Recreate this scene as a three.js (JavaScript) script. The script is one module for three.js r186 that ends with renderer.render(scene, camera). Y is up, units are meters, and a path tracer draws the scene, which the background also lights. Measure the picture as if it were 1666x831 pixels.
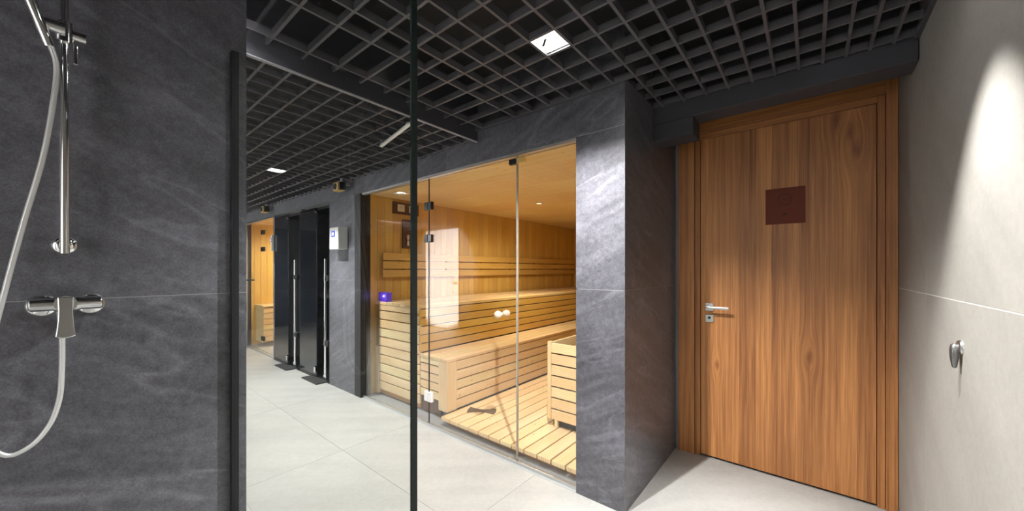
import * as THREE from 'three';
import { RoundedBoxGeometry } from 'three/addons/geometries/RoundedBoxGeometry.js';
import { mergeGeometries } from 'three/addons/utils/BufferGeometryUtils.js';
import { RectAreaLightUniformsLib } from 'three/addons/lights/RectAreaLightUniformsLib.js';

// ------------------------------------------------------------------ camera, exposure
const scene = new THREE.Scene();
scene.background = new THREE.Color(0x000000);
const W = 1666, H = 831, FOCAL = 592;
const camera = new THREE.PerspectiveCamera(2 * Math.atan(H / 2 / FOCAL) * 180 / Math.PI, W / H, 0.02, 60);
camera.position.set(0, 1.25, 0);
camera.rotation.y = 39.44 * Math.PI / 180;
camera.setViewOffset(W, H, 0, -22.5, W, H);      // level camera, lens shifted: the horizon lies a little below the middle
camera.updateProjectionMatrix();
const renderer = new THREE.WebGLRenderer({ antialias: true });
renderer.toneMapping = THREE.LinearToneMapping;
renderer.toneMappingExposure = 1.0;
renderer.shadowMap.enabled = true;
RectAreaLightUniformsLib.init();
// downlights of the place, then unseen lamps added for their light: [x, z, ceiling height, spot candela, half angle deg, penumbra, panel nits]
const DOWNLIGHTS = {
  pillar: [-0.853, -1.296, 2.213, 24, 62, 0.5, 50, 0.112],
  eastWall: [0.081, -1.434, 2.213, 19, 32, 0.35, 110, 0.062],
  glassEnd: [-1.646, -0.3245, 2.213, 8, 60, 0.5, 130, 0.112],
  corridor: [-3.7275, -1.185, 2.148, 27, 48, 0.5, 160, 0.104],
  corridorWest: [-5.6025, -1.0545, 2.148, 15, 55, 0.5, 160, 0.104],
  whiteDoorFill: [-6.1025, -0.376, 2.124, 400, 29, 0.15, 40, 0.084, [0, -0.75, 1.79]],  // added lamp, brightens the white door so its reflection shows
  shower: [-0.50, 0.924, 2.213, 34, 44, 0.6, 20, 0.085, [0, -0.9, 0.5]],  // added fill, washes the pale south wall so the bounce reaches the oak door
  middle: [-0.7315, -0.74, 2.213, 2, 60, 0.6, 200, 0.085],  // unseen lamp added as general fill
};

// ------------------------------------------------------------------ dimensions (metres)
const ZS = -1.80, ZD = -2.69, XR = 0.345, XSH = -1.50, ZSH_END = -0.386, ZSOUTH = 1.42, XWEST = -9;
const YUP = 2.205, YLOW = 2.14, XSTEP = -1.79, YSLAB = 2.5;

// ------------------------------------------------------------------ helpers
let seed = 12345;
const rnd = () => { seed = (seed * 1664525 + 1013904223) >>> 0; return seed / 4294967296; };
const used = {};
function numbered(n) { if (!(n in used)) { used[n] = 0; return n; } used[n]++; return n + '_' + String(used[n]).padStart(3, '0'); }
function sh(o) { o.castShadow = true; o.receiveShadow = true; return o; }
function mesh(name, geo, mat, parent, x = 0, y = 0, z = 0) {
  const m = sh(new THREE.Mesh(geo, mat)); m.name = name; m.position.set(x, y, z); parent.add(m); return m;
}
function thing(name, label, category, [x, y, z] = [0, 0, 0], group) {
  const o = new THREE.Group(); o.name = numbered(name); o.position.set(x, y, z); scene.add(o);
  o.userData = { label, category }; if (group) o.userData.group = group; return o;
}
function struct(name, label) {
  const o = new THREE.Group(); o.name = numbered(name); scene.add(o);
  o.userData = { kind: 'structure', label }; return o;
}
// a box with uv in metres; v runs along the grain axis
const boxCache = new Map();
function box(w, h, d, grain = 'y', bevel = 0) {
  const key = [w.toFixed(4), h.toFixed(4), d.toFixed(4), grain, bevel].join();
  if (boxCache.has(key)) return boxCache.get(key);
  const g = bevel ? new RoundedBoxGeometry(w, h, d, 1, bevel) : new THREE.BoxGeometry(w, h, d);
  const p = g.attributes.position, n = g.attributes.normal, uv = new Float32Array(p.count * 2);
  for (let i = 0; i < p.count; i++) {
    const q = [p.getX(i), p.getY(i), p.getZ(i)], a = [Math.abs(n.getX(i)), Math.abs(n.getY(i)), Math.abs(n.getZ(i))];
    const k = a.indexOf(Math.max(...a)), G = 'xyz'.indexOf(grain);
    let ua, va;
    if (k === G) { ua = (k + 1) % 3; va = (k + 2) % 3; } else { va = G; ua = 3 - k - G; }
    const half = [w / 2, h / 2, d / 2]; uv[2 * i] = q[ua] + half[ua]; uv[2 * i + 1] = q[va] + half[va];
  }
  g.setAttribute('uv', new THREE.BufferAttribute(uv, 2));
  boxCache.set(key, g); return g;
}
// box given by its extents
function ext(name, x0, x1, y0, y1, z0, z1, mat, parent, grain = 'y', bevel = 0) {
  return mesh(name, box(x1 - x0, y1 - y0, z1 - z0, grain, bevel), mat, parent, (x0 + x1) / 2, (y0 + y1) / 2, (z0 + z1) / 2);
}
function geoExt(x0, x1, y0, y1, z0, z1) { return new THREE.BoxGeometry(x1 - x0, y1 - y0, z1 - z0).translate((x0 + x1) / 2, (y0 + y1) / 2, (z0 + z1) / 2); }

// ------------------------------------------------------------------ noise and textures
const perm = new Uint16Array(4096); for (let i = 0; i < 4096; i++) perm[i] = Math.floor(rnd() * 65536);
function hash(x, y) { return perm[(perm[x & 4095] + y * 131) & 4095] / 65535; }
function vn(x, y) {
  const xi = Math.floor(x), yi = Math.floor(y), fx = x - xi, fy = y - yi;
  const u = fx * fx * (3 - 2 * fx), v = fy * fy * (3 - 2 * fy);
  const a = hash(xi, yi), b = hash(xi + 1, yi), c = hash(xi, yi + 1), d = hash(xi + 1, yi + 1);
  return a + (b - a) * u + (c - a) * v + (a - b - c + d) * u * v;
}
function fbm(x, y, o = 4) { let s = 0, a = 0.5, t = 0; for (let i = 0; i < o; i++) { s += a * vn(x, y); t += a; a *= 0.5; x = x * 2.03 + 17; y = y * 2.03 + 31; } return s / t; }
function tex(w, h, mw, mh, fn, srgb = true) {
  const d = new Uint8Array(w * h * 4);
  for (let j = 0; j < h; j++) for (let i = 0; i < w; i++) {
    const c = fn(i / w * mw, j / h * mh), k = 4 * (j * w + i);
    if (typeof c === 'number') { d[k] = d[k + 1] = d[k + 2] = Math.max(0, Math.min(255, c)); }
    else for (let q = 0; q < 3; q++) d[k + q] = Math.max(0, Math.min(255, c[q]));
    d[k + 3] = 255;
  }
  const t = new THREE.DataTexture(d, w, h); t.magFilter = THREE.LinearFilter; t.minFilter = THREE.LinearFilter;
  t.wrapS = t.wrapT = THREE.MirroredRepeatWrapping; t.repeat.set(1 / mw, 1 / mh);
  if (srgb) t.colorSpace = THREE.SRGBColorSpace; t.needsUpdate = true; return t;
}
const mix = (a, b, t) => [a[0] + (b[0] - a[0]) * t, a[1] + (b[1] - a[1]) * t, a[2] + (b[2] - a[2]) * t];
const clamp = (x, a = 0, b = 1) => Math.max(a, Math.min(b, x));

// warm oak laminate of the corridor door: strips of different tone, cathedral grain, a few knots
const knots = []; for (let i = 0; i < 6; i++) knots.push([rnd() * 1.0, rnd() * 2.2, 0.008 + rnd() * 0.012]);
const stripTone = []; { let x = 0; while (x < 1.1) { const w = 0.028 + rnd() * 0.045; x += w; stripTone.push([x, rnd(), rnd() * 50]); } }
function oak(x, y) {
  const s = stripTone.find(q => x + 0.004 * (vn(3, y * 4) - 0.5) < q[0]) || stripTone[stripTone.length - 1];
  let bend = 0, dark = 0;
  for (const [kx, ky, r] of knots) {
    const dx = x - kx, dy = (y - ky) * 0.32, d2 = (dx * dx + dy * dy) / (r * r);
    bend += dx * 1.4 * Math.exp(-d2 / 6); dark += Math.exp(-d2 * 1.4) * 0.4;
  }
  const xx = x - bend + s[2];
  const rings = 0.5 + 0.5 * Math.sin((xx * 70 + 5 * fbm(xx * 6, y * 0.9, 3)) * 2.6);
  const fine = fbm(xx * 260, y * 4 + s[2], 3), pores = vn(xx * 700, y * 14);
  let t = 0.36 + 0.36 * (s[1] - 0.5) + 0.15 * (rings - 0.5) + 0.55 * (fine - 0.5) + 0.12 * (pores - 0.5) + 0.35 * (fbm(x * 5 + s[2], y * 1.5, 3) - 0.5);
  t = clamp(t + dark);
  return mix([198, 136, 78], [98, 54, 25], t);
}
const T_oak = tex(768, 1536, 1.1, 2.25, oak);
const T_oakBump = tex(512, 1024, 1.1, 2.25, (x, y) => 110 + 90 * fbm(x * 260, y * 4, 3), false);
// light spruce / aspen of the saunas
function pine(x, y) {
  const w = x + 0.006 * (fbm(x * 3, y * 1.4, 2) - 0.5);
  const rings = Math.pow(0.5 + 0.5 * Math.sin(w * 420 + 6 * fbm(w * 9, y * 0.8, 3)), 2);
  const fine = fbm(x * 500, y * 8, 2), cloud = fbm(x * 9, y * 2, 3);
  let t = 0.28 * rings + 0.3 * (fine - 0.3) + 0.45 * (cloud - 0.35);
  const kx = 0.5 + Math.floor(x / 0.11), ky = Math.floor(y / 0.37), cx = (kx + 0.5 * (hash(kx | 0, ky) - 0.5)) * 0.11, cy = (ky + hash(ky, kx | 0)) * 0.37;
  if (hash(kx + 7 | 0, ky + 3) > 0.62) { const d2 = ((x - cx) ** 2 + ((y - cy) * 0.75) ** 2) / (0.0075 ** 2); t += 0.75 * Math.exp(-d2 * 1.2); }
  return mix([252, 240, 214], [212, 164, 106], clamp(t));
}
const T_pine = tex(512, 1024, 0.6, 1.6, pine);
// slate: fine grain with brushed veins that run down to the right
function slateH(x, y) {
  const a = -0.42, u = x * Math.cos(a) - y * Math.sin(a), v = x * Math.sin(a) + y * Math.cos(a);
  const w = 0.05 * (fbm(x * 4, y * 4, 3) - 0.5);
  const streak = fbm(u * 3.2, (v + w) * 34, 4), grain = vn(x * 420, y * 420), mid = fbm(x * 55, y * 55, 3), cloud = fbm(x * 2.5 + 9, y * 2.5, 3);
  let vein = Math.abs(fbm(u * 1.6 + 5, (v + w) * 7 + 3, 4) - 0.5); vein = Math.max(0, 1 - vein * 26);
  return { streak, grain, mid, cloud, vein };
}
const T_slate = tex(1400, 1400, 2.0, 2.0, (x, y) => {
  const q = slateH(x, y), l = 85 + 30 * (q.streak - 0.5) + 26 * (q.grain - 0.5) + 24 * (q.mid - 0.5) + 26 * (q.cloud - 0.5) + 16 * q.vein;
  return [l * 0.985, l * 0.98, l * 1.05];
});
const T_slateB = tex(1400, 1400, 2.0, 2.0, (x, y) => { const q = slateH(x, y); return 110 + 90 * (q.streak - 0.5) + 60 * (q.mid - 0.5) + 50 * (q.grain - 0.5) + 30 * q.vein; }, false);
// pale stone of the floor and of the east wall
const T_stone = tex(1200, 1200, 2.3, 2.3, (x, y) => {
  const a = 0.7, u = x * Math.cos(a) - y * Math.sin(a), v = x * Math.sin(a) + y * Math.cos(a);
  const st = fbm(u * 2 + 4, v * 13, 4), cl = fbm(x * 3, y * 3 + 8, 4), g = vn(x * 330, y * 330), m = fbm(x * 60, y * 60, 3);
  const l = 205 + 16 * (st - 0.5) + 18 * (cl - 0.5) + 9 * (g - 0.5) + 12 * (m - 0.5);
  return [l, l * 0.99, l * 0.965];
});

const std = (o) => new THREE.MeshStandardMaterial(o);
const phy = (o) => new THREE.MeshPhysicalMaterial(o);
const lin = (r, g, b) => new THREE.Color().setRGB(r, g, b);
function shifted(t, ox, oy) { const c = t.clone(); c.offset.set(ox, oy); c.needsUpdate = true; return c; }
const M = {
  oak: std({ map: T_oak, bumpMap: T_oakBump, bumpScale: 0.0004, roughness: 0.5 }),
  oakCase: std({ map: shifted(T_oak, 0.37, 0.2), bumpMap: T_oakBump, bumpScale: 0.0004, roughness: 0.5 }),
  floor: [0, 1, 2].map(k => std({ map: shifted(T_stone, k * 0.13, k * 0.2), roughness: 0.5, color: lin(0.54, 0.543, 0.545) })),
  east: [0, 1, 2].map(k => std({ map: shifted(T_stone, k * 0.13 + 0.1, k * 0.2), roughness: 0.62, color: lin(0.45, 0.44, 0.425) })),
  slate: [0, 1, 2, 3].map(k => std({ map: shifted(T_slate, k * 0.11, k * 0.12), bumpMap: shifted(T_slateB, k * 0.11, k * 0.12), bumpScale: 0.0005, roughness: 0.33 })),
  groutDark: std({ color: lin(0.24, 0.24, 0.25), roughness: 0.9 }),
  groutFloor: std({ color: lin(0.27, 0.265, 0.255), roughness: 0.9 }),
  groutLight: std({ color: lin(0.62, 0.61, 0.58), roughness: 0.9 }),
  plaster: std({ color: lin(0.72, 0.72, 0.71), roughness: 0.9 }),
  slateWall: std({ color: lin(0.008, 0.008, 0.009), roughness: 0.9 }),
  black: std({ color: lin(0.005, 0.005, 0.006), roughness: 0.7 }),
  bulk: std({ color: lin(0.035, 0.034, 0.042), roughness: 0.6 }),
  blade: std({ color: lin(0.075, 0.072, 0.08), roughness: 0.5 }),
  bladeTrim: std({ color: lin(0.22, 0.215, 0.23), roughness: 0.5 }),
  chrome: std({ color: lin(0.86, 0.87, 0.89), metalness: 1, roughness: 0.07 }),
  gunmetal: std({ color: lin(0.22, 0.22, 0.22), metalness: 0.9, roughness: 0.35 }),
  satin: std({ color: lin(0.6, 0.59, 0.57), metalness: 1, roughness: 0.3 }),
  alu: std({ color: lin(0.62, 0.62, 0.62), metalness: 0.9, roughness: 0.42 }),
  hose: std({ color: lin(0.72, 0.72, 0.73), metalness: 0.35, roughness: 0.3 }),
  blackMetal: std({ color: lin(0.018, 0.018, 0.02), metalness: 0.4, roughness: 0.4 }),
  rubber: std({ color: lin(0.02, 0.02, 0.02), roughness: 0.85 }),
  white: std({ color: lin(0.78, 0.78, 0.77), roughness: 0.45 }),
  doorWhite: std({ color: lin(0.86, 0.87, 0.88), roughness: 0.4 }),
  glass: phy({ color: 0xffffff, transmission: 1, thickness: 0, roughness: 0, ior: 1.52 }),
  showerGlass: phy({ color: lin(0.955, 0.975, 0.965), transmission: 1, thickness: 0, roughness: 0, ior: 1.5, specularIntensity: 0.3 }),
  glassEdge: std({ color: lin(0.018, 0.032, 0.030), roughness: 0.25 }),
  seal: std({ color: lin(0.30, 0.27, 0.22), roughness: 0.45 }),
  blackGlass: phy({ color: lin(0.006, 0.008, 0.012), roughness: 0.08, clearcoat: 0.5 }),
  brown: std({ color: lin(0.11, 0.045, 0.02), roughness: 0.6 }),
  dial: std({ color: lin(0.75, 0.72, 0.64), roughness: 0.5 }),
  brass: std({ color: lin(0.75, 0.5, 0.16), metalness: 0.3, roughness: 0.35 }),
  ball: std({ color: lin(0.68, 0.47, 0.33), roughness: 0.4 }),
  heater: std({ color: lin(0.03, 0.028, 0.026), metalness: 0.5, roughness: 0.5 }),
  sill: std({ color: lin(0.30, 0.31, 0.31), roughness: 0.5 }),
  stain: std({ color: lin(0.10, 0.055, 0.02), roughness: 0.8 }),
};
const pineMat = (r, g, b, ox, oy, rough = 0.55) => std({ map: shifted(T_pine, ox, oy), color: lin(r, g, b), roughness: rough });
M.clad = [0, 1, 2, 3, 4].map(k => pineMat(0.80 + 0.04 * ((k * 7) % 5 - 2) / 2, 0.64 + 0.04 * ((k * 7) % 5 - 2) / 2, 0.25, k * 0.173, k * 0.31));
M.ceilPine = [0, 1, 2, 3].map(k => pineMat(0.98, 0.88 + 0.03 * (k % 2), 0.64, k * 0.21 + 0.1, k * 0.27));
M.aspen = [0, 1, 2, 3].map(k => pineMat(0.84 + 0.03 * (k % 2), 0.76 + 0.02 * (k % 3), 0.60, k * 0.19 + 0.05, k * 0.23));
M.darkPine = [0, 1, 2].map(k => pineMat(0.62, 0.33, 0.11, k * 0.2, k * 0.4));

// ------------------------------------------------------------------ the setting
// floor
{
  const f = struct('floor', 'pale grey stone tile floor of the corridor');
  ext('screed', XWEST - 0.1, XR + 0.1, -0.12, -0.0015, -6.1, ZSOUTH + 0.1, M.groutFloor, f);
  let k = 0; const xs = [-9, -7.3, -6.1, -4.9, -3.7, -2.5, -1.3, 0.345], zs = [-2.70, -1.8, -1.2, -0.6, 0, 0.6, 1.2, ZSOUTH];
  for (let i = 0; i + 1 < xs.length; i++) for (let j = 0; j + 1 < zs.length; j++) {
    if (zs[j + 1] <= -1.79 && xs[i] < -1.35) continue;
    let x0 = xs[i]; if (zs[j + 1] <= -1.79 && x0 < -0.735) x0 = -0.735;
    if (x0 >= xs[i + 1]) continue;
    ext('tile', x0 + 0.001, xs[i + 1] - 0.001, -0.012, 0, zs[j] + 0.001, zs[j + 1] - 0.001, M.floor[(k++ * 7) % 3], f, 'z');
  }
}
// east wall: pale stone
{
  const w = struct('wall_east', 'pale grey stone tile wall beside the oak door');
  ext('backing', XR + 0.0004, XR + 0.12, -0.012, YSLAB, ZD - 0.1, ZSOUTH + 0.1, M.groutLight, w);
  const zs = [ZD - 0.1, -2.115, -0.915, 0.285, ZSOUTH + 0.1]; let k = 0;
  for (let i = 0; i + 1 < zs.length; i++) for (const [y0, y1] of [[0, 1.153], [1.156, 2.35], [2.353, YSLAB]])
    ext('tile', XR, XR + 0.012, y0, y1, zs[i] + 0.001, zs[i + 1] - 0.001, M.east[(k++ * 5) % 3], w, 'y', 0.0003);
}
// north wall: dark slate front of the saunas, with the pillar that turns the corner to the door
{
  const w = struct('wall_north', 'dark slate tile wall holding the glass sauna fronts and the corner pillar');
  const parts = [
    geoExt(XWEST, -0.75, 1.9925, YSLAB, ZS - 0.10, ZS - 0.0005),               // lintel
    geoExt(-1.005, -0.7355, -0.012, YSLAB, ZD - 0.10, ZS - 0.0005),            // pillar and side wall
    geoExt(-4.06, -3.40, -0.012, 1.995, ZS - 0.10, ZS - 0.0005),              // pier with the control box
    geoExt(-5.78, -5.735, -0.012, 1.995, ZS - 0.7, ZS - 0.012),
    geoExt(XWEST, -7.12, -0.012, 1.995, ZS - 0.10, ZS - 0.012),
  ];
  mesh('backing', mergeGeometries(parts), M.groutDark, w);
  let k = 0; const T = (x0, x1, y0, y1) => ext('tile', x0, x1, y0, y1, ZS - 0.012, ZS, M.slate[(k++ * 3) % 4], w, 'y', 0.0003);
  T(-1.017, -0.735, 0, 1.139); T(-1.017, -0.735, 1.142, 1.989);              // pillar front
  for (const [a, b] of [[-0.735, -2.113], [-2.116, -3.316], [-3.319, -4.519], [-4.522, -5.722], [-5.725, -6.925], [-6.928, XWEST]]) T(b, a, 1.992, YSLAB);
  T(-4.06, -3.50, 0, 1.139); T(-4.06, -3.50, 1.142, 1.989);
  T(-5.78, -5.735, 0, 1.139); T(-5.78, -5.735, 1.142, 1.989);
  for (const [y0, y1] of [[0, 1.139], [1.142, YSLAB]])
    ext('tile', -0.747, -0.735, y0, y1, ZD, ZS - 0.012, M.slate[(k++ * 3) % 4], w, 'y', 0.0003);
  ext('corner_trim', -0.7370, -0.7340, 0, 2.35, ZS - 0.003, ZS + 0.001, M.slate[0], w);
  ext('edge_trim', -3.50, -3.385, 0, 1.992, ZS - 0.10, ZS + 0.004, M.blackMetal, w, 'y', 0.002);
}
// door wall around the oak door (mostly behind the bulkhead and the casing)
{
  const w = struct('wall_door', 'narrow wall around the oak door');
  mesh('backing', mergeGeometries([geoExt(-0.747, XR + 0.012, 2.20, YSLAB, ZD - 0.12, ZD - 0.02), geoExt(-0.747, -0.60, -0.012, 2.20, ZD - 0.12, ZD - 0.02), geoExt(0.285, XR + 0.012, -0.012, 2.20, ZD - 0.12, ZD - 0.02), geoExt(-0.60, 0.285, -0.012, 2.20, ZD - 0.12, ZD - 0.075)]), M.groutDark, w);
}
// bulkhead over the oak door, lower at its left end
{
  const b = struct('trim_1', 'dark boxed bulkhead above the oak door');
  ext('beam', -0.733, XR - 0.002, 2.115, YSLAB, -2.375, -2.225, M.bulk, b, 'x', 0.003);
  ext('drop_box', -0.733, -0.512, 2.012, 2.114, -2.375, -2.225, M.bulk, b, 'x', 0.003);
}
// shower wall
{
  const w = struct('wall_shower', 'dark slate tile partition that carries the shower set');
  ext('backing', XSH - 0.07, XSH - 0.0005, -0.012, YSLAB, ZSH_END, ZSOUTH, M.groutDark, w);
  let k = 1;
  for (const [z0, z1] of [[ZSH_END, 0.62], [0.622, ZSOUTH]]) for (const [y0, y1] of [[0, 1.170], [1.1725, 2.37], [2.373, YSLAB]])
    ext('tile', XSH - 0.012, XSH, y0, y1, z0, z1, M.slate[(k++ * 3) % 4], w, 'y', 0.0003);
}
// the rest of the shell: south, west, slab
{
  const s = struct('wall_south', 'light wall behind the camera that turns dark in the corridor');
  ext('wall_panel', XSH - 0.04, XR + 0.12, -0.012, YSLAB, ZSOUTH, ZSOUTH + 0.1, M.plaster, s);
  ext('wall_panel', XWEST - 0.1, XSH - 0.04, -0.012, YSLAB, ZSOUTH, ZSOUTH + 0.1, M.slateWall, s);
  const w = struct('wall_west', 'dark wall at the corridor end');
  ext('wall_panel', XWEST - 0.1, XWEST, -0.012, YSLAB, ZS, ZSOUTH, M.slateWall, w);
}
// ceiling: slab with a black open cell grid below it, in two levels
{
  const c = struct('ceiling', 'black open cell grid ceiling in two levels');
  ext('slab', XWEST - 0.1, XR + 0.12, YSLAB, YSLAB + 0.1, -6.1, ZSOUTH + 0.1, M.black, c);
  const BW = 0.0115, BH = 0.032;
  const NSx = [-1.719, -1.573, -1.436, -1.309, -1.182, -1.051, -0.917, -0.789, -0.674, -0.557, -0.443, -0.337, -0.232, -0.138, -0.047, 0.041, 0.121, 0.198, 0.27, 0.335];
  const EWz = []; for (let k = 0; k < 27; k++) EWz.push(-2.197 + k * 0.1387);
  for (const x of NSx) { const z0 = x < -0.73 ? ZS : -2.222, z1 = x < -1.56 ? ZSOUTH : ZSOUTH; if (x < XSH + 0.01 && x > XSH - 0.08) continue; ext('blade', x - BW / 2, x + BW / 2, YUP, YUP + BH, z0, z1, M.blade, c, 'z'); }
  for (const z of EWz) { const x0 = z < ZS ? -0.733 : (z > ZSH_END ? XSH : XSTEP); ext('blade', x0, XR, YUP + 0.0006, YUP + BH - 0.0006, z - BW / 2, z + BW / 2, M.blade, c, 'x'); }
  // fascia of the step and the lower grid
  ext('fascia', XSTEP - 0.012, XSTEP, YLOW - 0.004, YSLAB, ZS, ZSOUTH, M.bulk, c, 'z');
  ext('fascia_trim', XSTEP - 0.016, XSTEP + 0.004, YLOW - 0.008, YLOW - 0.003, ZS, ZSOUTH, M.bladeTrim, c, 'z');
  const lz = [-1.77, -1.64, -1.51, -1.38, -1.249, -1.121, -0.988, -0.867, -0.748, -0.637, -0.533, -0.432, -0.332]; for (let z = -0.22; z < ZSOUTH; z += 0.12) lz.push(z);
  for (const z of lz) ext('blade', XWEST, XSTEP - 0.012, YLOW, YLOW + 0.026, z - BW / 2, z + BW / 2, M.blade, c, 'x');
  for (let x = XSTEP - 0.125; x > XWEST; x -= 0.125) ext('blade', x - 0.004, x + 0.004, YLOW + 0.0006, YLOW + 0.0254, ZS, ZSOUTH, M.blade, c, 'z');
  ext('wall_angle', -1.79, -0.735, YUP - 0.002, YUP + 0.03, ZS, ZS + 0.016, M.bulk, c, 'x');
  ext('wall_angle', XR - 0.014, XR, YUP - 0.002, YUP + 0.03, -2.22, ZSOUTH, M.bulk, c, 'z');
  ext('wall_angle', -0.735, -0.719, YUP - 0.002, YUP + 0.03, -2.22, ZS, M.bulk, c, 'z');
}

// ------------------------------------------------------------------ oak door in the corridor
{
  const d = struct('door_1', 'oak door with a brown sign, steel lever and oak casing');
  const zc = ZD, leafL = -0.578, leafR = 0.268, top = 2.125;
  const leaf = ext('leaf', leafL + 0.003, leafR - 0.003, 0.012, top - 0.003, zc - 0.055, zc - 0.012, M.oak, d, 'y', 0.0015);
  leaf.userData.label = 'flush oak door leaf';
  ext('casing', -0.715, -0.612, 0, 2.255, zc - 0.02, zc + 0.006, M.oakCase, d, 'y', 0.002);
  ext('jamb', -0.609, leafL, 0, 2.16, zc - 0.06, zc - 0.004, M.oakCase, d, 'y', 0.002);
  ext('jamb', leafR, 0.297, 0, 2.16, zc - 0.06, zc - 0.004, M.oakCase, d, 'y', 0.002);
  ext('casing', 0.299, XR - 0.002, 0, 2.255, zc - 0.02, zc + 0.006, M.oakCase, d, 'y', 0.002);
  ext('head_jamb', leafL, leafR, top, 2.16, zc - 0.06, zc - 0.004, M.oakCase, d, 'x', 0.002);
  ext('head_casing', -0.612, 0.299, 2.162, 2.255, zc - 0.02, zc + 0.004, M.oakCase, d, 'x', 0.002);
  // lever handle
  const zf = zc - 0.012, hx = -0.522, hy = 1.0;
  const h = new THREE.Group(); h.name = 'handle'; h.userData.label = 'brushed steel lever handle on a square rose'; d.add(h);
  mesh('rose', box(0.05, 0.05, 0.009, 'y', 0.003), M.satin, h, hx, hy, zf + 0.0045);
  mesh('spindle', new THREE.CylinderGeometry(0.009, 0.009, 0.045, 20).rotateX(Math.PI / 2), M.satin, h, hx, hy, zf + 0.03);
  mesh('lever', box(0.132, 0.017, 0.012, 'x', 0.004), M.satin, h, hx + 0.055, hy, zf + 0.056);
  const e = mesh('lock_plate', box(0.05, 0.05, 0.009, 'y', 0.003), M.satin, d, hx, 0.925, zf + 0.0045);
  e.userData.label = 'square steel lock plate with cylinder';
  mesh('cylinder', new THREE.CylinderGeometry(0.0085, 0.0085, 0.006, 18).rotateX(Math.PI / 2), M.blackMetal, e, 0, 0.005, 0.005);
  // sign plate
  const cv = document.createElement('canvas'); cv.width = 256; cv.height = 288; const g = cv.getContext('2d');
  g.fillStyle = '#62260f'; g.fillRect(0, 0, 256, 288);
  g.strokeStyle = '#3f1a0e'; g.lineWidth = 7; g.beginPath(); g.arc(128, 92, 44, 0, 7); g.stroke();
  g.lineWidth = 6; g.beginPath(); g.moveTo(104, 100); g.quadraticCurveTo(116, 70, 128, 92); g.quadraticCurveTo(140, 112, 156, 80); g.stroke();
  g.fillStyle = '#33140a'; g.fillRect(110, 206, 32, 12);
  const st = new THREE.CanvasTexture(cv); st.colorSpace = THREE.SRGBColorSpace;
  const sp = thing('door_sign', 'dark brown square sign plate with faint round emblem on the oak door', 'sign', [-0.121, 1.627, zf + 0.0031]);
  const fm = std({ map: st, roughness: 0.75 }), sm = std({ color: 0x62260f, roughness: 0.75 });
  mesh('plate', box(0.190, 0.213, 0.006), sm, sp);
  mesh('print', new THREE.PlaneGeometry(0.188, 0.211), fm, sp, 0, 0, 0.0034);
}

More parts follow.
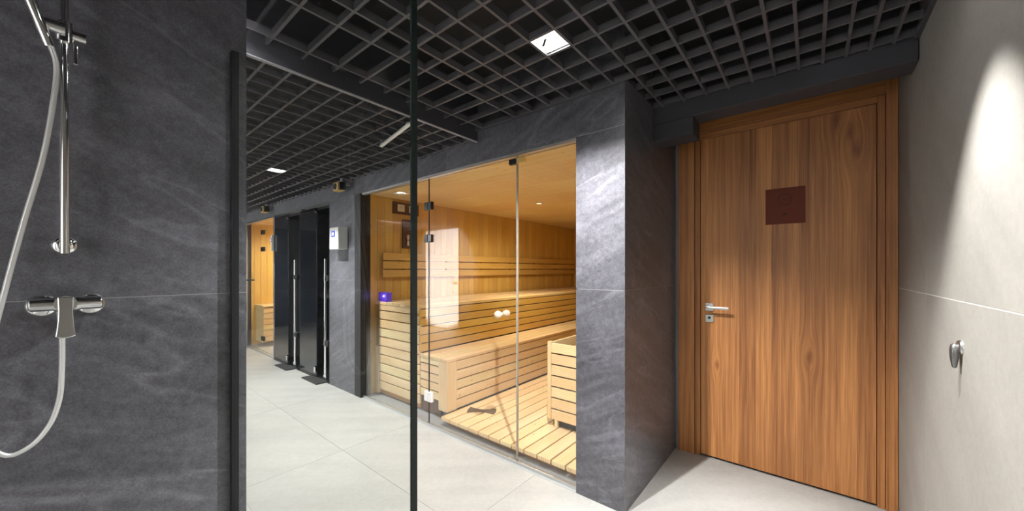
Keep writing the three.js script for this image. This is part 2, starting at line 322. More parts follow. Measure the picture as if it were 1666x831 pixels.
// ------------------------------------------------------------------ sauna glass front
{
  const fixedW = thing('glass_panel', 'wide fixed glass panel left of the sauna door', 'glass panel', [-2.877, 0, ZS - 0.03]);
  const PZ = 0;
  mesh('pane', box(1.0, 1.955, 0.008), M.glass, fixedW, 0.0, 0.998, PZ);
  const door = thing('glass_door', 'frameless glass sauna door with round wooden knobs', 'glass door', [-1.912, 0, ZS - 0.03]);
  mesh('pane', box(0.895, 1.955, 0.008), M.glass, door, 0, 0.998, PZ);
  mesh('seal', box(0.008, 1.955, 0.014), M.seal, door, 0.4515, 0.998, PZ).userData.label = 'pale vertical door seal';
  mesh('seal', box(0.004, 1.955, 0.010), M.blackMetal, door, -0.4525, 0.998, PZ);
  for (const [y, cover] of [[1.757, M.blackMetal], [1.497, M.white]]) {
    const h = mesh('hinge', box(0.044, 0.062, 0.026, 'y', 0.003), M.blackMetal, door, -0.432, y, PZ); h.userData.label = 'black half of a glass hinge';
    mesh('cover_plate', box(0.034, 0.05, 0.004, 'y', 0.001), cover, h, 0.002, 0, 0.0145);
    mesh('hinge', box(0.046, 0.062, 0.026, 'y', 0.003), M.blackMetal, fixedW, 0.485, y, PZ).userData.label = 'black half of a glass hinge';
  }
  mesh('hinge', box(0.044, 0.078, 0.026, 'y', 0.003), M.white, door, -0.432, 0.232, PZ).userData.label = 'pale half of the lower hinge';
  mesh('hinge', box(0.046, 0.078, 0.026, 'y', 0.003), M.white, fixedW, 0.485, 0.232, PZ).userData.label = 'pale half of the lower hinge';
  const prof = []; for (let i = 0; i <= 16; i++) { const a = Math.PI * i / 16; prof.push(new THREE.Vector2(Math.max(0.0001, 0.026 * Math.sin(a)), -0.026 * Math.cos(a))); }
  const ballG = new THREE.LatheGeometry(prof, 24), neck = new THREE.CylinderGeometry(0.011, 0.011, 0.03, 16).rotateX(Math.PI / 2);
  for (const s of [1, -1]) {
    const k = mesh('knob', ballG, M.ball, door, 0.323, 0.952, PZ + s * 0.042); k.userData.label = 'pale turned wooden knob';
    mesh('neck', neck, M.ball, k, 0, 0, -s * 0.023);
  }
  const fixedE = thing('glass_panel', 'narrow fixed glass panel between sauna door and slate pillar', 'glass panel', [-1.238, 0, ZS - 0.03]);
  mesh('pane', box(0.432, 1.955, 0.008), M.glass, fixedE, 0, 0.998, PZ);
  const cl = mesh('clamp', box(0.06, 0.036, 0.024, 'y', 0.003), M.brass, fixedE, -0.186, 1.945, PZ); cl.userData.label = 'brass clamp at the top corner';
  mesh('stop', box(0.055, 0.034, 0.028, 'y', 0.003), M.blackMetal, door, 0.418, 1.945, PZ).userData.label = 'black stop at the top corner';
  // channels
  const ch = struct('trim_2', 'aluminium channels above and below the sauna glass');
  ext('channel', -3.384, -1.018, 1.976, 1.991, ZS - 0.045, ZS - 0.010, M.alu, ch, 'x');
  ext('channel', -3.384, -1.018, 0, 0.018, ZS - 0.040, ZS - 0.020, M.alu, ch, 'x');
  ext('floor_strip', -3.384, -1.018, -0.012, 0.0, ZS - 0.020, ZS, M.sill, ch, 'x');
  ext('sill', -3.384, -1.018, -0.012, 0.004, ZS - 0.20, ZS - 0.040, M.sill, ch, 'x');
}

// ------------------------------------------------------------------ sauna room shell
const SX0 = -3.42, SX1 = -1.01, SZ0 = -5.95, SZ1 = ZS - 0.10, SY = 2.0;
{
  const w = struct('wall_sauna_west', 'orange spruce board wall along the sauna benches');
  ext('backing', SX0 - 0.08, SX0 - 0.014, -0.012, SY + 0.02, SZ0 - 0.1, SZ1 + 0.0, M.darkPine[0], w);
  ext('plank', SX0 - 0.016, SX0 + 0.004, 0, SY, SZ1, ZS - 0.05, M.clad[0], w, 'y', 0.002);
  let k = 0; for (let z = SZ1; z > SZ0 + 0.01; z -= 0.092) ext('plank', SX0 - 0.014, SX0, 0, SY, Math.max(SZ0, z - 0.0905), z, M.clad[(k++ * 3 + (k % 7)) % 5], w, 'y', 0.0025);
  const b = struct('wall_sauna_back', 'orange spruce board wall at the far end of the sauna');
  ext('backing', SX0, SX1, -0.012, SY + 0.02, SZ0 - 0.1, SZ0 - 0.014, M.darkPine[0], b);
  for (let x = SX0; x < SX1 - 0.01; x += 0.092) ext('plank', x, Math.min(SX1, x + 0.0905), 0, SY, SZ0 - 0.014, SZ0, M.clad[(k++ * 3 + (k % 7)) % 5], b, 'y', 0.0025);
  const e = struct('wall_sauna_east', 'spruce wall behind the sauna heater');
  ext('backing', SX1 + 0.002, SX1 + 0.08, -0.012, SY + 0.02, SZ0 - 0.1, ZD - 0.11, M.darkPine[0], e);
  ext('panel', SX1 - 0.012, SX1 + 0.002, 0, SY, SZ0, SZ1, M.clad[2], e);
  const c = struct('ceiling_sauna', 'pale spruce board ceiling of the sauna');
  ext('backing', SX0 - 0.08, SX1 + 0.08, SY + 0.016, SY + 0.08, SZ0 - 0.1, SZ1, M.darkPine[0], c);
  for (let z = SZ1; z > SZ0 + 0.01; z -= 0.092) ext('plank', SX0, SX1 - 0.012, SY, SY + 0.014, Math.max(SZ0, z - 0.0908), z, M.ceilPine[(k++ * 3 + (k % 5)) % 4], c, 'x', 0.002);
}
// deck of boards
{
  const d = thing('sauna_deck', 'pale slatted wooden deck on the sauna floor', 'deck', [0, 0, 0]);
  let k = 0;
  for (let x = -2.275; x < -1.03; x += 0.1045) ext('board', x, Math.min(x + 0.094, SX1 - 0.014), 0.052, 0.080, -5.94, -1.875, M.aspen[(k++ * 3) % 4], d, 'z', 0.003);
  for (let z = -1.96; z > -5.9; z -= 0.5) ext('batten', -2.27, -1.03, 0.006, 0.051, z - 0.022, z + 0.022, M.darkPine[1], d, 'x');
  const s = new THREE.Shape(); const L = 0.11, R = 0.06;
  s.moveTo(-L, -R); s.quadraticCurveTo(-L * 0.45, -R * 0.5, 0, -R * 0.42); s.quadraticCurveTo(L * 0.45, -R * 0.5, L, -R * 1.1); s.quadraticCurveTo(L * 1.18, 0, L, R); s.quadraticCurveTo(L * 0.4, R * 0.4, 0, R * 0.42); s.quadraticCurveTo(-L * 0.4, R * 0.45, -L, R * 1.1); s.quadraticCurveTo(-L * 1.15, 0, -L, -R);
  const gr = thing('grip_plate', 'dark bow tie shaped plate on the pale deck', 'plate', [-2.105, 0.0803, -2.165]);
  const m = mesh('plate', new THREE.ExtrudeGeometry(s, { depth: 0.003, bevelEnabled: false, curveSegments: 8 }).rotateX(-Math.PI / 2), M.stain, gr); m.rotation.y = 0.55;
}
// benches along the west wall
{
  const b = thing('sauna_bench', 'tall upper sauna bench of pale slats along the wall', 'bench', [0, 0, 0]);
  const x0 = -3.385, x1 = -2.655, zf = -1.955, zb = -5.935; let k = 0;
  for (let i = 0; i < 10; i++) { const y = 0.068 + i * 0.0868; ext('end_slat', x0 + 0.06, x1 - 0.004, y, y + 0.0755, zf - 0.018, zf, M.aspen[(k++ * 3) % 4], b, 'x', 0.003); }
  ext('end_post', x0, x0 + 0.058, 0.02, 0.49, zf - 0.03, zf + 0.004, M.aspen[1], b, 'y', 0.003);
  ext('end_backing', x0 + 0.02, x1 - 0.03, 0.02, 0.90, zf - 0.05, zf - 0.024, M.darkPine[1], b);
  for (let i = 0; i < 5; i++) { const y = 0.522 + i * 0.0762; ext('front_slat', x1 - 0.02, x1, y, y + 0.0665, zb, zf, M.clad[i % 5], b, 'z', 0.003); }
  ext('front_backing', x1 - 0.06, x1 - 0.03, 0.02, 0.89, zb, zf - 0.05, M.brown, b);
  for (let i = 0; i < 7; i++) { const x = x0 + 0.006 + i * 0.1045; ext('seat_board', x, x + 0.096, 0.902, 0.930, zb, zf + 0.004, i === 6 ? M.ceilPine[1] : M.aspen[i % 4], b, 'z', 0.003); }
  const l = thing('sauna_bench', 'low sauna bench step of pale slats facing the deck', 'bench', [0, 0, 0]);
  const a0 = -2.652, a1 = -2.285;
  for (let i = 0; i < 5; i++) { const y = 0.155 + i * 0.0715; ext('end_slat', a0 + 0.004, a1 - 0.115, y, y + 0.0610, zf - 0.018, zf, M.aspen[(k++ * 3) % 4], l, 'x', 0.003); }
  ext('end_post', a1 - 0.112, a1, 0.082, 0.486, zf - 0.10, zf + 0.006, M.aspen[0], l, 'y', 0.003);
  ext('end_backing', a0 + 0.01, a1 - 0.12, 0.02, 0.47, zf - 0.05, zf - 0.024, M.brown, l);
  for (let i = 0; i < 5; i++) { const y = 0.088 + i * 0.081; ext('front_slat', a1 - 0.022, a1 - 0.002, y, y + 0.0705, zb, zf - 0.102, M.aspen[i % 4], l, 'z', 0.003); }
  ext('front_backing', a1 - 0.06, a1 - 0.03, 0.085, 0.48, zb, zf - 0.11, M.darkPine[1], l);
  for (let i = 0; i < 4; i++) { const x = a0 + 0.002 + i * 0.0925; ext('seat_board', x, Math.min(x + 0.0865, a1), 0.488, 0.512, zb, zf + 0.006, M.aspen[i % 4], l, 'z', 0.003); }
  // backrest rail on the wall
  const r = thing('backrest', 'three board sauna backrest running along the spruce wall', 'backrest', [0, 0, 0]);
  for (let i = 0; i < 3; i++) { const y = 1.168 + i * 0.0885; ext('slat', SX0 + 0.03, SX0 + 0.05, y, y + 0.077, zb, -2.03, M.clad[[0, 1, 3][i]], r, 'z', 0.003); }
  for (let z = -2.3; z > -5.9; z -= 0.6) ext('bracket', SX0 + 0.001, SX0 + 0.03, 1.17, 1.42, z - 0.02, z + 0.02, M.darkPine[2], r);
}
// thermometer, sand timer, glowing box standing in for a purple reflection in the glass
{
  const t = thing('thermometer_box', 'brown framed twin dial gauge high on the spruce wall', 'gauge', [SX0, 1.905, -2.325]);
  mesh('frame', box(0.024, 0.125, 0.32, 'z', 0.003), M.brown, t, 0.013, 0, 0);
  for (const s of [1, -1]) { const d = mesh('dial', box(0.006, 0.075, 0.085, 'y', 0.002), M.dial, t, 0.028, 0, s * 0.07); mesh('needle', box(0.002, 0.03, 0.004), M.brown, d, 0.004, 0.006, 0).rotation.x = 0.6 * s; }
  const s = thing('sand_timer', 'dark brown sand timer board with glass tube on the spruce wall', 'sand timer', [SX0, 1.635, -2.335]);
  mesh('board', box(0.022, 0.31, 0.11, 'y', 0.003), M.brown, s, 0.012, 0, 0);
  const p = [[0.002, -0.06], [0.013, -0.055], [0.014, -0.02], [0.003, 0], [0.014, 0.02], [0.013, 0.055], [0.002, 0.06]].map(q => new THREE.Vector2(...q));
  mesh('tube', new THREE.LatheGeometry(p, 16), M.dial, s, 0.036, -0.07, 0.0);
  const l = thing('reflected_glow', 'small purple glow standing in for a reflection above the bench end', 'reflected glow', [-3.285, 0.931, -2.0]);
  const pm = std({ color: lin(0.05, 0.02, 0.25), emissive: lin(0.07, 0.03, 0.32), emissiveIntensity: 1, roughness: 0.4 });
  mesh('glow_body', box(0.15, 0.09, 0.06, 'y', 0.006), pm, l, 0, 0.045, 0);
  mesh('glow_spot', new THREE.SphereGeometry(0.011, 12, 10), std({ color: 0xffffff, emissive: lin(0.8, 0.8, 1.6), emissiveIntensity: 1 }), l, 0.03, 0.055, 0.03);
  const pl = new THREE.PointLight(new THREE.Color(0.45, 0.3, 1), 0.02); pl.position.set(0.03, 0.055, 0.07); pl.castShadow = true; l.add(pl);  // added light for the purple stand-in
}
// heater guard and heater
{
  const g = thing('heater_guard', 'pale slatted wooden guard box round the sauna heater', 'heater guard', [0, 0, 0]);
  const x0 = -1.525, x1 = -1.03, zf = -2.27, zb = -2.85; let k = 0;
  for (let i = 0; i < 7; i++) { const y = 0.142 + i * 0.0818; ext('front_slat', x0 + 0.034, x1, y, y + 0.0705, zf - 0.02, zf - 0.002, M.aspen[(k++ * 3) % 4], g, 'x', 0.003); ext('side_slat', x0 + 0.002, x0 + 0.02, y, y + 0.0705, zb, zf - 0.036, M.aspen[(k * 3) % 4], g, 'z', 0.003); }
  ext('corner_post', x0, x0 + 0.032, 0.140, 0.712, zf - 0.034, zf, M.aspen[1], g, 'y', 0.003);
  ext('corner_post', x0, x0 + 0.032, 0.140, 0.712, zb - 0.034, zb - 0.001, M.aspen[1], g, 'y', 0.003);
  ext('backing', x0 + 0.04, x1, 0.15, 0.70, zf - 0.034, zf - 0.024, M.brown, g);
  for (const [x, z] of [[x0 + 0.07, zf - 0.02], [x1 - 0.06, zf - 0.02], [x0 + 0.07, zb + 0.02], [x1 - 0.06, zb + 0.02]]) ext('foot', x - 0.013, x + 0.013, 0.0805, 0.141, z - 0.013, z + 0.013, M.aspen[2], g, 'y', 0.002);
  const h = thing('sauna_heater', 'dark metal sauna heater inside the wooden guard', 'heater', [0, 0, 0]);
  ext('body', x0 + 0.10, x1 - 0.04, 0.14, 0.62, zb + 0.06, zf - 0.06, M.heater, h, 'y', 0.01);
  ext('base', x0 + 0.02, x1 - 0.02, 0.0805, 0.136, zb + 0.05, zf - 0.05, M.heater, h, 'y', 0.004);
}
// sauna ceiling lamp
function saunaLamp(label, x, z, y, cd, nits) {
  const l = thing('sauna_ceiling_lamp', label, 'ceiling lamp', [x, y, z], 'small warm lamps in the sauna ceilings');
  mesh('ring', new THREE.TorusGeometry(0.038, 0.006, 8, 28).rotateX(Math.PI / 2), M.satin, l, 0, -0.004, 0);
  mesh('lamp_disc', new THREE.CylinderGeometry(0.034, 0.034, 0.006, 28), std({ color: 0xffffff, emissive: lin(1.6, 1.25, 0.8), emissiveIntensity: 1 }), l, 0, -0.003, 0);
  const s = new THREE.SpotLight(new THREE.Color(1, 0.87, 0.66), cd, 0, 85 * Math.PI / 180, 0.6, 2); s.position.set(0, -0.012, 0); s.target.position.set(0, -2, 0); s.shadow.radius = 1.5; s.castShadow = true; l.add(s); l.add(s.target);
  return l;
}
saunaLamp('round warm lamp in the large sauna ceiling', -2.376, -3.37, SY, 7.5);

// ------------------------------------------------------------------ far sauna cabin in the west
{
  const X0 = -7.12, X1 = -5.785, Z0 = -3.4, Z1 = ZS - 0.10;
  const w = struct('wall_cabin_west', 'honey coloured board wall inside the far cabin');
  ext('backing', X0 - 0.06, X0 - 0.014, -0.012, 2.02, Z0 - 0.1, Z1, M.darkPine[0], w);
  let k = 0; for (let z = ZS - 0.05; z > Z0 + 0.01; z -= 0.092) ext('plank', X0 - 0.014, X0, 0, 2.0, Math.max(Z0, z - 0.0905), z, M.clad[(k++ * 3) % 5], w, 'y', 0.0025);
  const b = struct('wall_cabin_back', 'board wall at the back of the far cabin');
  ext('panel', X0, X1, -0.012, 2.0, Z0 - 0.06, Z0, M.clad[1], b);
  const e = struct('wall_cabin_east', 'board wall inside the far cabin beside the black panels');
  ext('panel', X1, X1 + 0.008, 0, 2.0, Z0, Z1, M.clad[3], e);
  const c = struct('ceiling_cabin', 'pale board ceiling of the far cabin');
  ext('panel', X0, X1, 2.0, 2.03, Z0, Z1, M.ceilPine[0], c, 'x');
  const d = thing('cabin_bench', 'pale bench below the honey board wall of the far cabin', 'bench', [0, 0, 0]);
  for (let i = 0; i < 3; i++) ext('seat_board', X0 + 0.005 + i * 0.14, X0 + 0.135 + i * 0.14, 0.645, 0.672, Z0 + 0.01, -1.95, M.aspen[i], d, 'z', 0.003);
  for (let i = 0; i < 6; i++) ext('front_slat', X0 + 0.385, X0 + 0.405, 0.10 + i * 0.09, 0.183 + i * 0.09, Z0 + 0.01, -1.955, M.aspen[(i * 3) % 4], d, 'z', 0.003);
  ext('end_panel', X0 + 0.01, X0 + 0.38, 0.08, 0.642, -1.99, -1.96, M.aspen[2], d, 'x', 0.003);
  const f = struct('floor_cabin', 'pale floor of the far cabin');
  ext('panel', X0, X1, -0.012, 0.01, Z0, Z1 + 0.02, M.floor[1], f, 'z');
  const p1 = thing('glass_panel', 'fixed glass panel of the far cabin next to the black panels', 'glass panel', [-6.05, 0, ZS - 0.03]);
  mesh('pane', box(0.50, 1.955, 0.008), M.glass, p1, 0, 0.998, 0);
  const p2 = thing('glass_door', 'glass door of the far cabin with black handle', 'glass door', [-6.71, 0, ZS - 0.03]);
  mesh('pane', box(0.80, 1.955, 0.008), M.glass, p2, 0, 0.998, 0);
  for (const y of [1.80, 1.55, 0.22]) { mesh('hinge', box(0.05, 0.065, 0.026, 'y', 0.003), M.blackMetal, p2, 0.374, y, 0); mesh('hinge', box(0.05, 0.065, 0.026, 'y', 0.003), M.blackMetal, p1, -0.224, y, 0); }
  mesh('handle', new THREE.CylinderGeometry(0.014, 0.014, 0.12, 14).rotateX(Math.PI / 2), M.blackMetal, p2, -0.22, 1.08, 0);
  const ch = struct('trim_3', 'aluminium channels of the far cabin glass');
  ext('channel', -7.12, -5.785, 1.976, 1.991, ZS - 0.045, ZS - 0.010, M.alu, ch, 'x');
  ext('channel', -7.12, -5.785, 0, 0.018, ZS - 0.040, ZS - 0.020, M.alu, ch, 'x');
  ext('floor_strip', -7.12, -5.785, -0.012, 0.0, ZS - 0.1, ZS, M.sill, ch, 'x');
  saunaLamp('round warm lamp in the far cabin ceiling', -6.3, -2.3, 2.0, 14);
}

// ------------------------------------------------------------------ two dark shower niches with black glass panels
{
  const n = struct('wall_niche', 'black lining of the two dark niches');
  mesh('lining', mergeGeometries([geoExt(-5.735, -4.06, -0.012, 2.0, -2.75, -2.70), geoExt(-5.735, -4.06, 1.96, 2.0, -2.70, ZS - 0.10), geoExt(-4.075, -4.06, -0.012, 1.96, -2.70, ZS - 0.1), geoExt(-5.735, -5.72, -0.012, 1.96, -2.70, ZS - 0.7), geoExt(-5.735, -4.06, -0.012, 0.0, -2.70, ZS)]), M.blackMetal, n);
  ext('divider', -4.915, -4.862, 0, 1.995, -2.69, ZS - 0.02, M.slate[2], n);
  const spec = [[-5.725, -5.235, -5.092, 'farther'], [-4.857, -4.385, -4.225, 'nearer']];
  for (const [a, b, rod, which] of spec) {
    const p = thing('black_glass_panel', which === 'nearer' ? 'tall black glass panel nearer to the white control box' : 'tall black glass panel beside the far cabin', 'glass panel', [(a + b) / 2, 0, ZS - 0.006], 'tall black glass panels of the dark niches');
    mesh('pane', box(b - a, 1.92, 0.012, 'y', 0.002), M.blackGlass, p, 0, 1.0, 0);
    mesh('base_rail', box(b - a, 0.04, 0.016), M.blackMetal, p, 0, 0.02, 0);
    mesh('standoff', new THREE.CylinderGeometry(0.016, 0.016, 0.02, 16).rotateX(Math.PI / 2), M.chrome, p, (b - a) / 2 - 0.03, 1.915, 0.012);
    mesh('foot_clamp', box(0.04, 0.07, 0.03, 'y', 0.004), M.chrome, p, (b - a) / 2 - 0.02, 0.1, 0.008);
    const r = thing('door_bar', which === 'nearer' ? 'vertical chrome bar in the niche nearer to the control box' : 'vertical chrome bar in the niche beside the far cabin', 'bar', [rod, 0, ZS - 0.03], 'chrome bars of the dark niches');
    mesh('tube', new THREE.CylinderGeometry(0.016, 0.016, 1.30, 18), M.chrome, r, 0, 0.72, 0);
    for (const y of [0.42, 1.15]) mesh('bracket', box(0.12, 0.06, 0.04, 'x', 0.006), M.blackMetal, r, 0.03, y, -0.005);
    mesh('foot', new THREE.CylinderGeometry(0.024, 0.024, 0.07, 18), M.chrome, r, 0, 0.036, 0);
    const m = thing('floor_mat', which === 'nearer' ? 'black ribbed mat before the nearer dark niche' : 'black ribbed mat before the farther dark niche', 'mat', [(a + b) / 2 + 0.29, 0.0, ZS + 0.045], 'black mats before the niches');
    mesh('pad', box(0.40, 0.010, 0.13, 'y', 0.003), M.rubber, m, 0, 0.0055, 0);
    for (let i = 0; i < 5; i++) mesh('rib', box(0.38, 0.004, 0.010), M.rubber, m, 0, 0.0125, -0.046 + i * 0.023);
  }
}
// control boxes
function controlBox(label, x, yTop, w, dp = 0.093) {
  const b = thing('control_box', label, 'control box', [x, yTop - 0.11, ZS + 0.0015 + dp / 2]);
  mesh('housing', box(w, 0.222, dp, 'y', 0.006), M.white, b);
  mesh('side_seam', box(0.004, 0.215, 0.004), M.blackMetal, b, w / 2 - 0.004, 0, dp / 2);
  const s = mesh('screen', box(w * 0.38, 0.062, 0.004, 'y', 0.001), std({ color: lin(0.02, 0.03, 0.2), emissive: lin(0.12, 0.16, 0.75), emissiveIntensity: 1 }), b, -w * 0.08, 0.045, dp / 2 + 0.001); s.userData.label = 'small blue lit screen';
  mesh('screen_glow', box(w * 0.17, 0.03, 0.002), std({ color: 0xffffff, emissive: lin(1.1, 1.2, 2), emissiveIntensity: 1 }), s, 0, 0, 0.003);
  return b;
}
controlBox('white control box with blue screen on the slate pier', -3.745, 1.675, 0.205);
controlBox('thin white control box at the edge of the far cabin', -5.757, 1.72, 0.044, 0.03);
// small brass fixtures at the ceiling edge
for (const [x, label] of [[-3.66, 'small brass box lamp on a bracket left of the large sauna'], [-5.84, 'small brass box lamp on a bracket above the far cabin edge']]) {
  const f = thing('box_lamp', label, 'wall lamp', [x, 2.085, ZS], 'small brass box lamps below the grid ceiling');
  mesh('housing', box(0.105, 0.085, 0.07, 'y', 0.006), M.brass, f, 0, -0.01, 0.085);
  mesh('lens', new THREE.CylinderGeometry(0.03, 0.03, 0.01, 20).rotateX(Math.PI / 2), M.blackMetal, f, -0.005, -0.01, 0.122);
  mesh('end_cap', box(0.034, 0.075, 0.06, 'y', 0.004), M.blackMetal, f, 0.07, -0.008, 0.085);
  mesh('arm', box(0.03, 0.03, 0.055, 'y', 0.002), M.alu, f, 0.06, 0.02, 0.028);
  mesh('bracket', box(0.022, 0.035, 0.02, 'y', 0.002), M.alu, f, 0.06, 0.046, 0.085);
}
// pale strip under the lower grid
{
  const a = new THREE.Vector3(-2.37, YLOW - 0.012, -1.41), b = new THREE.Vector3(-1.85, YLOW - 0.012, -1.30), L = a.distanceTo(b);
  const t = thing('ceiling_strip', 'pale metal strip fixed slantwise under the lower ceiling grid', 'metal strip', [(a.x + b.x) / 2, a.y, (a.z + b.z) / 2]);
  t.rotation.y = Math.atan2(-(b.z - a.z), b.x - a.x);
  mesh('bar', box(L, 0.014, 0.022, 'x', 0.003), M.white, t);
  for (const s of [-1, 1]) mesh('clip', box(0.02, 0.012, 0.03, 'x', 0.002), M.alu, t, s * (L / 2 - 0.04), 0.008, 0);
}

// ------------------------------------------------------------------ glass shower screen
{
  const zg = -0.350, x1 = -0.487;
  const s = thing('shower_screen', 'clear glass shower screen with dark green edge', 'shower screen', [(XSH + x1) / 2, 0, zg]);
  const w = x1 - XSH;
  mesh('pane', box(w - 0.012, 1.955, 0.010), M.showerGlass, s, 0, 0.9975, 0);
  const e = mesh('glass_edge', box(0.004, 1.955, 0.0108), M.glassEdge, s, w / 2 - 0.0045, 0.9975, 0); e.userData.label = 'dark green polished glass edge';
  mesh('wall_channel', box(0.022, 1.965, 0.020, 'y', 0.001), M.blackMetal, s, -w / 2 + 0.011, 0.9925, 0).userData.label = 'black wall channel';
  mesh('floor_channel', box(w - 0.03, 0.018, 0.018), M.blackMetal, s, 0.012, 0.0095, 0);
}
// ------------------------------------------------------------------ shower set
{
  const x = XSH;
  const mx = thing('shower_mixer', 'chrome single lever shower mixer on the dark slate', 'shower mixer', [x, 1.162, 0.004]);
  const flange = new THREE.LatheGeometry([[0.0001, 0.012], [0.010, 0.012], [0.022, 0.009], [0.027, 0.002], [0.027, 0]].map(q => new THREE.Vector2(...q)), 28).rotateZ(-Math.PI / 2);
  const stub = new THREE.CylinderGeometry(0.0105, 0.0105, 0.05, 18).rotateZ(Math.PI / 2);
  for (const z of [0.040, -0.040]) { mesh('flange', flange, M.chrome, mx, 0, -0.004, z); mesh('connector', stub, M.chrome, mx, 0.028, 0, z); }
  const bodyP = [[0.0001, -0.060], [0.012, -0.060], [0.0165, -0.056], [0.0165, -0.022], [0.020, -0.016], [0.020, 0.016], [0.0165, 0.022], [0.0165, 0.056], [0.012, 0.060], [0.0001, 0.060]].map(q => new THREE.Vector2(...q));
  mesh('body', new THREE.LatheGeometry(bodyP, 28).rotateX(Math.PI / 2), M.chrome, mx, 0.052, 0.002, 0);
  mesh('cartridge', new THREE.CylinderGeometry(0.019, 0.021, 0.04, 24).rotateZ(-Math.PI / 2), M.chrome, mx, 0.078, 0.004, 0.002);
  const ls = new THREE.Shape(); ls.moveTo(-0.011, 0.012); ls.lineTo(0.011, 0.012); ls.quadraticCurveTo(0.008, -0.035, 0.014, -0.080); ls.quadraticCurveTo(0, -0.088, -0.014, -0.080); ls.quadraticCurveTo(-0.008, -0.035, -0.011, 0.012);
  const lv = mesh('lever', new THREE.ExtrudeGeometry(ls, { depth: 0.008, bevelEnabled: true, bevelSize: 0.002, bevelThickness: 0.002, bevelSegments: 2, curveSegments: 10 }).rotateY(Math.PI / 2), M.chrome, mx, 0.090, 0.006, 0.002); lv.rotation.z = 0.10;
  mesh('hose_outlet', new THREE.CylinderGeometry(0.0095, 0.0095, 0.03, 18), M.chrome, mx, 0.052, -0.024, 0.008);
  // riser rail with slider and handset
  const rr = thing('shower_rail', 'chrome shower riser rail with sliding holder', 'shower rail', [x, 0, 0.008]);
  mesh('tube', new THREE.CylinderGeometry(0.0085, 0.0085, 0.82, 20), M.chrome, rr, 0.045, 1.70, 0);
  for (const y of [1.312, 2.09]) { mesh('wall_mount', flange, M.chrome, rr, 0, y, 0).scale.set(1, 0.85, 0.85); mesh('mount_arm', stub, M.chrome, rr, 0.022, y, 0); }
  const sl = mesh('slider', new THREE.CylinderGeometry(0.017, 0.017, 0.05, 22), M.chrome, rr, 0.045, 1.845, 0);
  mesh('holder', new THREE.CylinderGeometry(0.015, 0.018, 0.046, 20).rotateX(Math.PI / 2), M.chrome, sl, 0.012, 0.004, 0.022);
  mesh('lock_knob', new THREE.CylinderGeometry(0.014, 0.014, 0.022, 20).rotateX(Math.PI / 2), M.chrome, sl, 0, 0, -0.024);
  mesh('release', box(0.010, 0.05, 0.008, 'y', 0.002), M.chrome, sl, 0.006, -0.05, -0.018);
  const hs = thing('hand_shower', 'chrome hand shower resting in the rail holder', 'hand shower', [x + 0.075, 1.80, 0.034]);
  const hp = [[0.0001, -0.01], [0.009, -0.01], [0.010, 0.05], [0.012, 0.16], [0.014, 0.22], [0.0001, 0.225]].map(q => new THREE.Vector2(...q));
  mesh('grip', new THREE.LatheGeometry(hp, 20), M.chrome, hs).rotation.set(0.30, 0, -0.15);
  mesh('spray_head', new THREE.CylinderGeometry(0.05, 0.035, 0.025, 28), M.chrome, hs, 0.045, 0.245, 0.07).rotation.z = 1.1;
  // hose
  const hpts = [[0.075, 1.795, 0.030], [0.072, 1.752, 0.021], [0.066, 1.645, 0.027], [0.060, 1.511, 0.043], [0.055, 1.365, 0.069], [0.052, 1.218, 0.093], [0.05, 1.05, 0.118], [0.048, 0.92, 0.128], [0.046, 0.835, 0.112], [0.046, 0.812, 0.088], [0.046, 0.824, 0.060], [0.047, 0.863, 0.033], [0.049, 0.922, 0.017], [0.051, 0.999, 0.0125], [0.052, 1.085, 0.012], [0.052, 1.1225, 0.012]].map(q => new THREE.Vector3(x + q[0], q[1], q[2]));
  const hose = mesh('shower_hose', new THREE.TubeGeometry(new THREE.CatmullRomCurve3(hpts), 140, 0.0052, 12), M.hose, scene);
  hose.userData = { label: 'pale metal shower hose looping down to the mixer', category: 'hose' };
}
// hook on the pale wall
{
  const h = thing('wall_hook', 'small metal hook on the pale stone wall', 'hook', [XR, 1.0, -1.685]);
  const disc = new THREE.LatheGeometry([[0.0001, 0.010], [0.018, 0.008], [0.021, 0.003], [0.021, 0]].map(q => new THREE.Vector2(...q)), 28).rotateZ(Math.PI / 2);
  mesh('base', disc, M.satin, h, 0, 0.018, 0);
  const hk = [[0.0001, -0.046], [0.006, -0.044], [0.0085, -0.036], [0.0125, -0.012], [0.0135, 0.010], [0.010, 0.024], [0.0001, 0.029]].map(q => new THREE.Vector2(...q));
  mesh('peg', new THREE.LatheGeometry(hk, 22).scale(0.75, 1, 1), M.gunmetal, h, -0.014, 0, 0);
}
// white door behind, seen as a reflection in the sauna glass
{
  const d = struct('door_2', 'white door in the south wall mirrored in the sauna glass');
  ext('leaf', -6.64, -5.57, 0.008, 2.095, ZSOUTH - 0.03, ZSOUTH - 0.002, M.doorWhite, d, 'y', 0.002);
  const h = mesh('handle', box(0.12, 0.02, 0.016, 'x', 0.004), M.satin, d, -5.70, 0.985, ZSOUTH - 0.075);
  mesh('rose', new THREE.CylinderGeometry(0.025, 0.025, 0.045, 20).rotateX(Math.PI / 2), M.satin, h, 0.045, 0, 0.022);
}

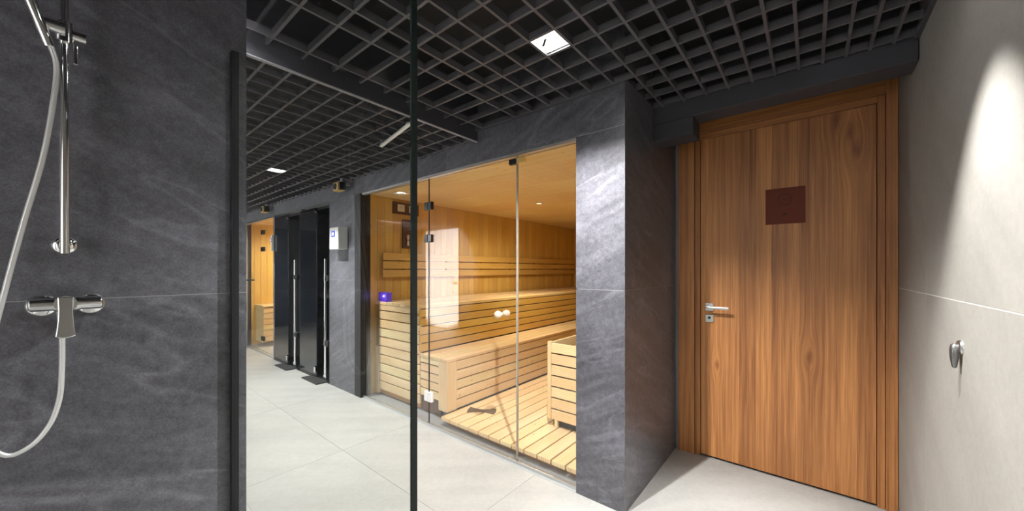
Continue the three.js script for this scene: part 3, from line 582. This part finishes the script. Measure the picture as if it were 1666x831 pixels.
// ------------------------------------------------------------------ downlights
function downlight(label, [x, z, y, cd, deg, pen, nits, s, aim = [0, -2, 0]]) {
  const l = thing('ceiling_downlight', label, 'ceiling light', [x, y, z]);
  mesh('light_panel', box(s, 0.006, s), std({ color: 0xffffff, emissive: lin(1.5, 1.5, 1.48), emissiveIntensity: 1 }), l, 0, 0.012, 0);
  for (const k of [-1, 1]) { mesh('frame', box(0.004, 0.018, s + 0.008), M.alu, l, k * (s / 2 + 0.002), 0.010, 0); mesh('frame', box(s, 0.018, 0.004), M.alu, l, 0, 0.010, k * (s / 2 + 0.002)); }
  mesh('clip', box(0.010, 0.010, 0.05), M.blackMetal, l, -0.02, 0.000, 0.02).rotation.y = 0.8;
  const sp = new THREE.SpotLight(new THREE.Color(1, 0.985, 0.96), cd, 0, deg * Math.PI / 180, pen, 2);
  sp.position.set(0, -0.004, 0); sp.target.position.set(...aim); sp.shadow.radius = 0.5; sp.castShadow = true; l.add(sp); l.add(sp.target);
  const ra = new THREE.RectAreaLight(new THREE.Color(1, 0.985, 0.96), nits, s * 0.9, s * 0.9); ra.position.set(0, 0.007, 0); ra.rotation.x = -Math.PI / 2; l.add(ra);
}
downlight('lit square downlight in the grid in front of the slate pillar', DOWNLIGHTS.pillar);
downlight('square downlight in the grid close to the pale east wall', DOWNLIGHTS.eastWall);
downlight('square downlight in the grid at the wall end of the shower screen', DOWNLIGHTS.glassEnd);
downlight('lit square downlight in the lower grid near the white control box', DOWNLIGHTS.corridor);
downlight('square downlight in the lower grid near the far cabin', DOWNLIGHTS.corridorWest);
downlight('added square lamp that brightens the white door for its reflection', DOWNLIGHTS.whiteDoorFill);
downlight('added square fill lamp turned to the light south wall', DOWNLIGHTS.shower);
downlight('added square fill lamp above the free edge of the shower screen', DOWNLIGHTS.middle);

// set each thing's origin at its base where it was built in room coordinates
scene.updateMatrixWorld(true);
for (const o of scene.children) {
  if (!o.isGroup || !o.userData.category || o.position.lengthSq() > 0) continue;
  const b = new THREE.Box3().setFromObject(o), p = new THREE.Vector3((b.min.x + b.max.x) / 2, b.min.y, (b.min.z + b.max.z) / 2);
  o.position.copy(p); for (const c of o.children) c.position.sub(p);
}

renderer.render(scene, camera);
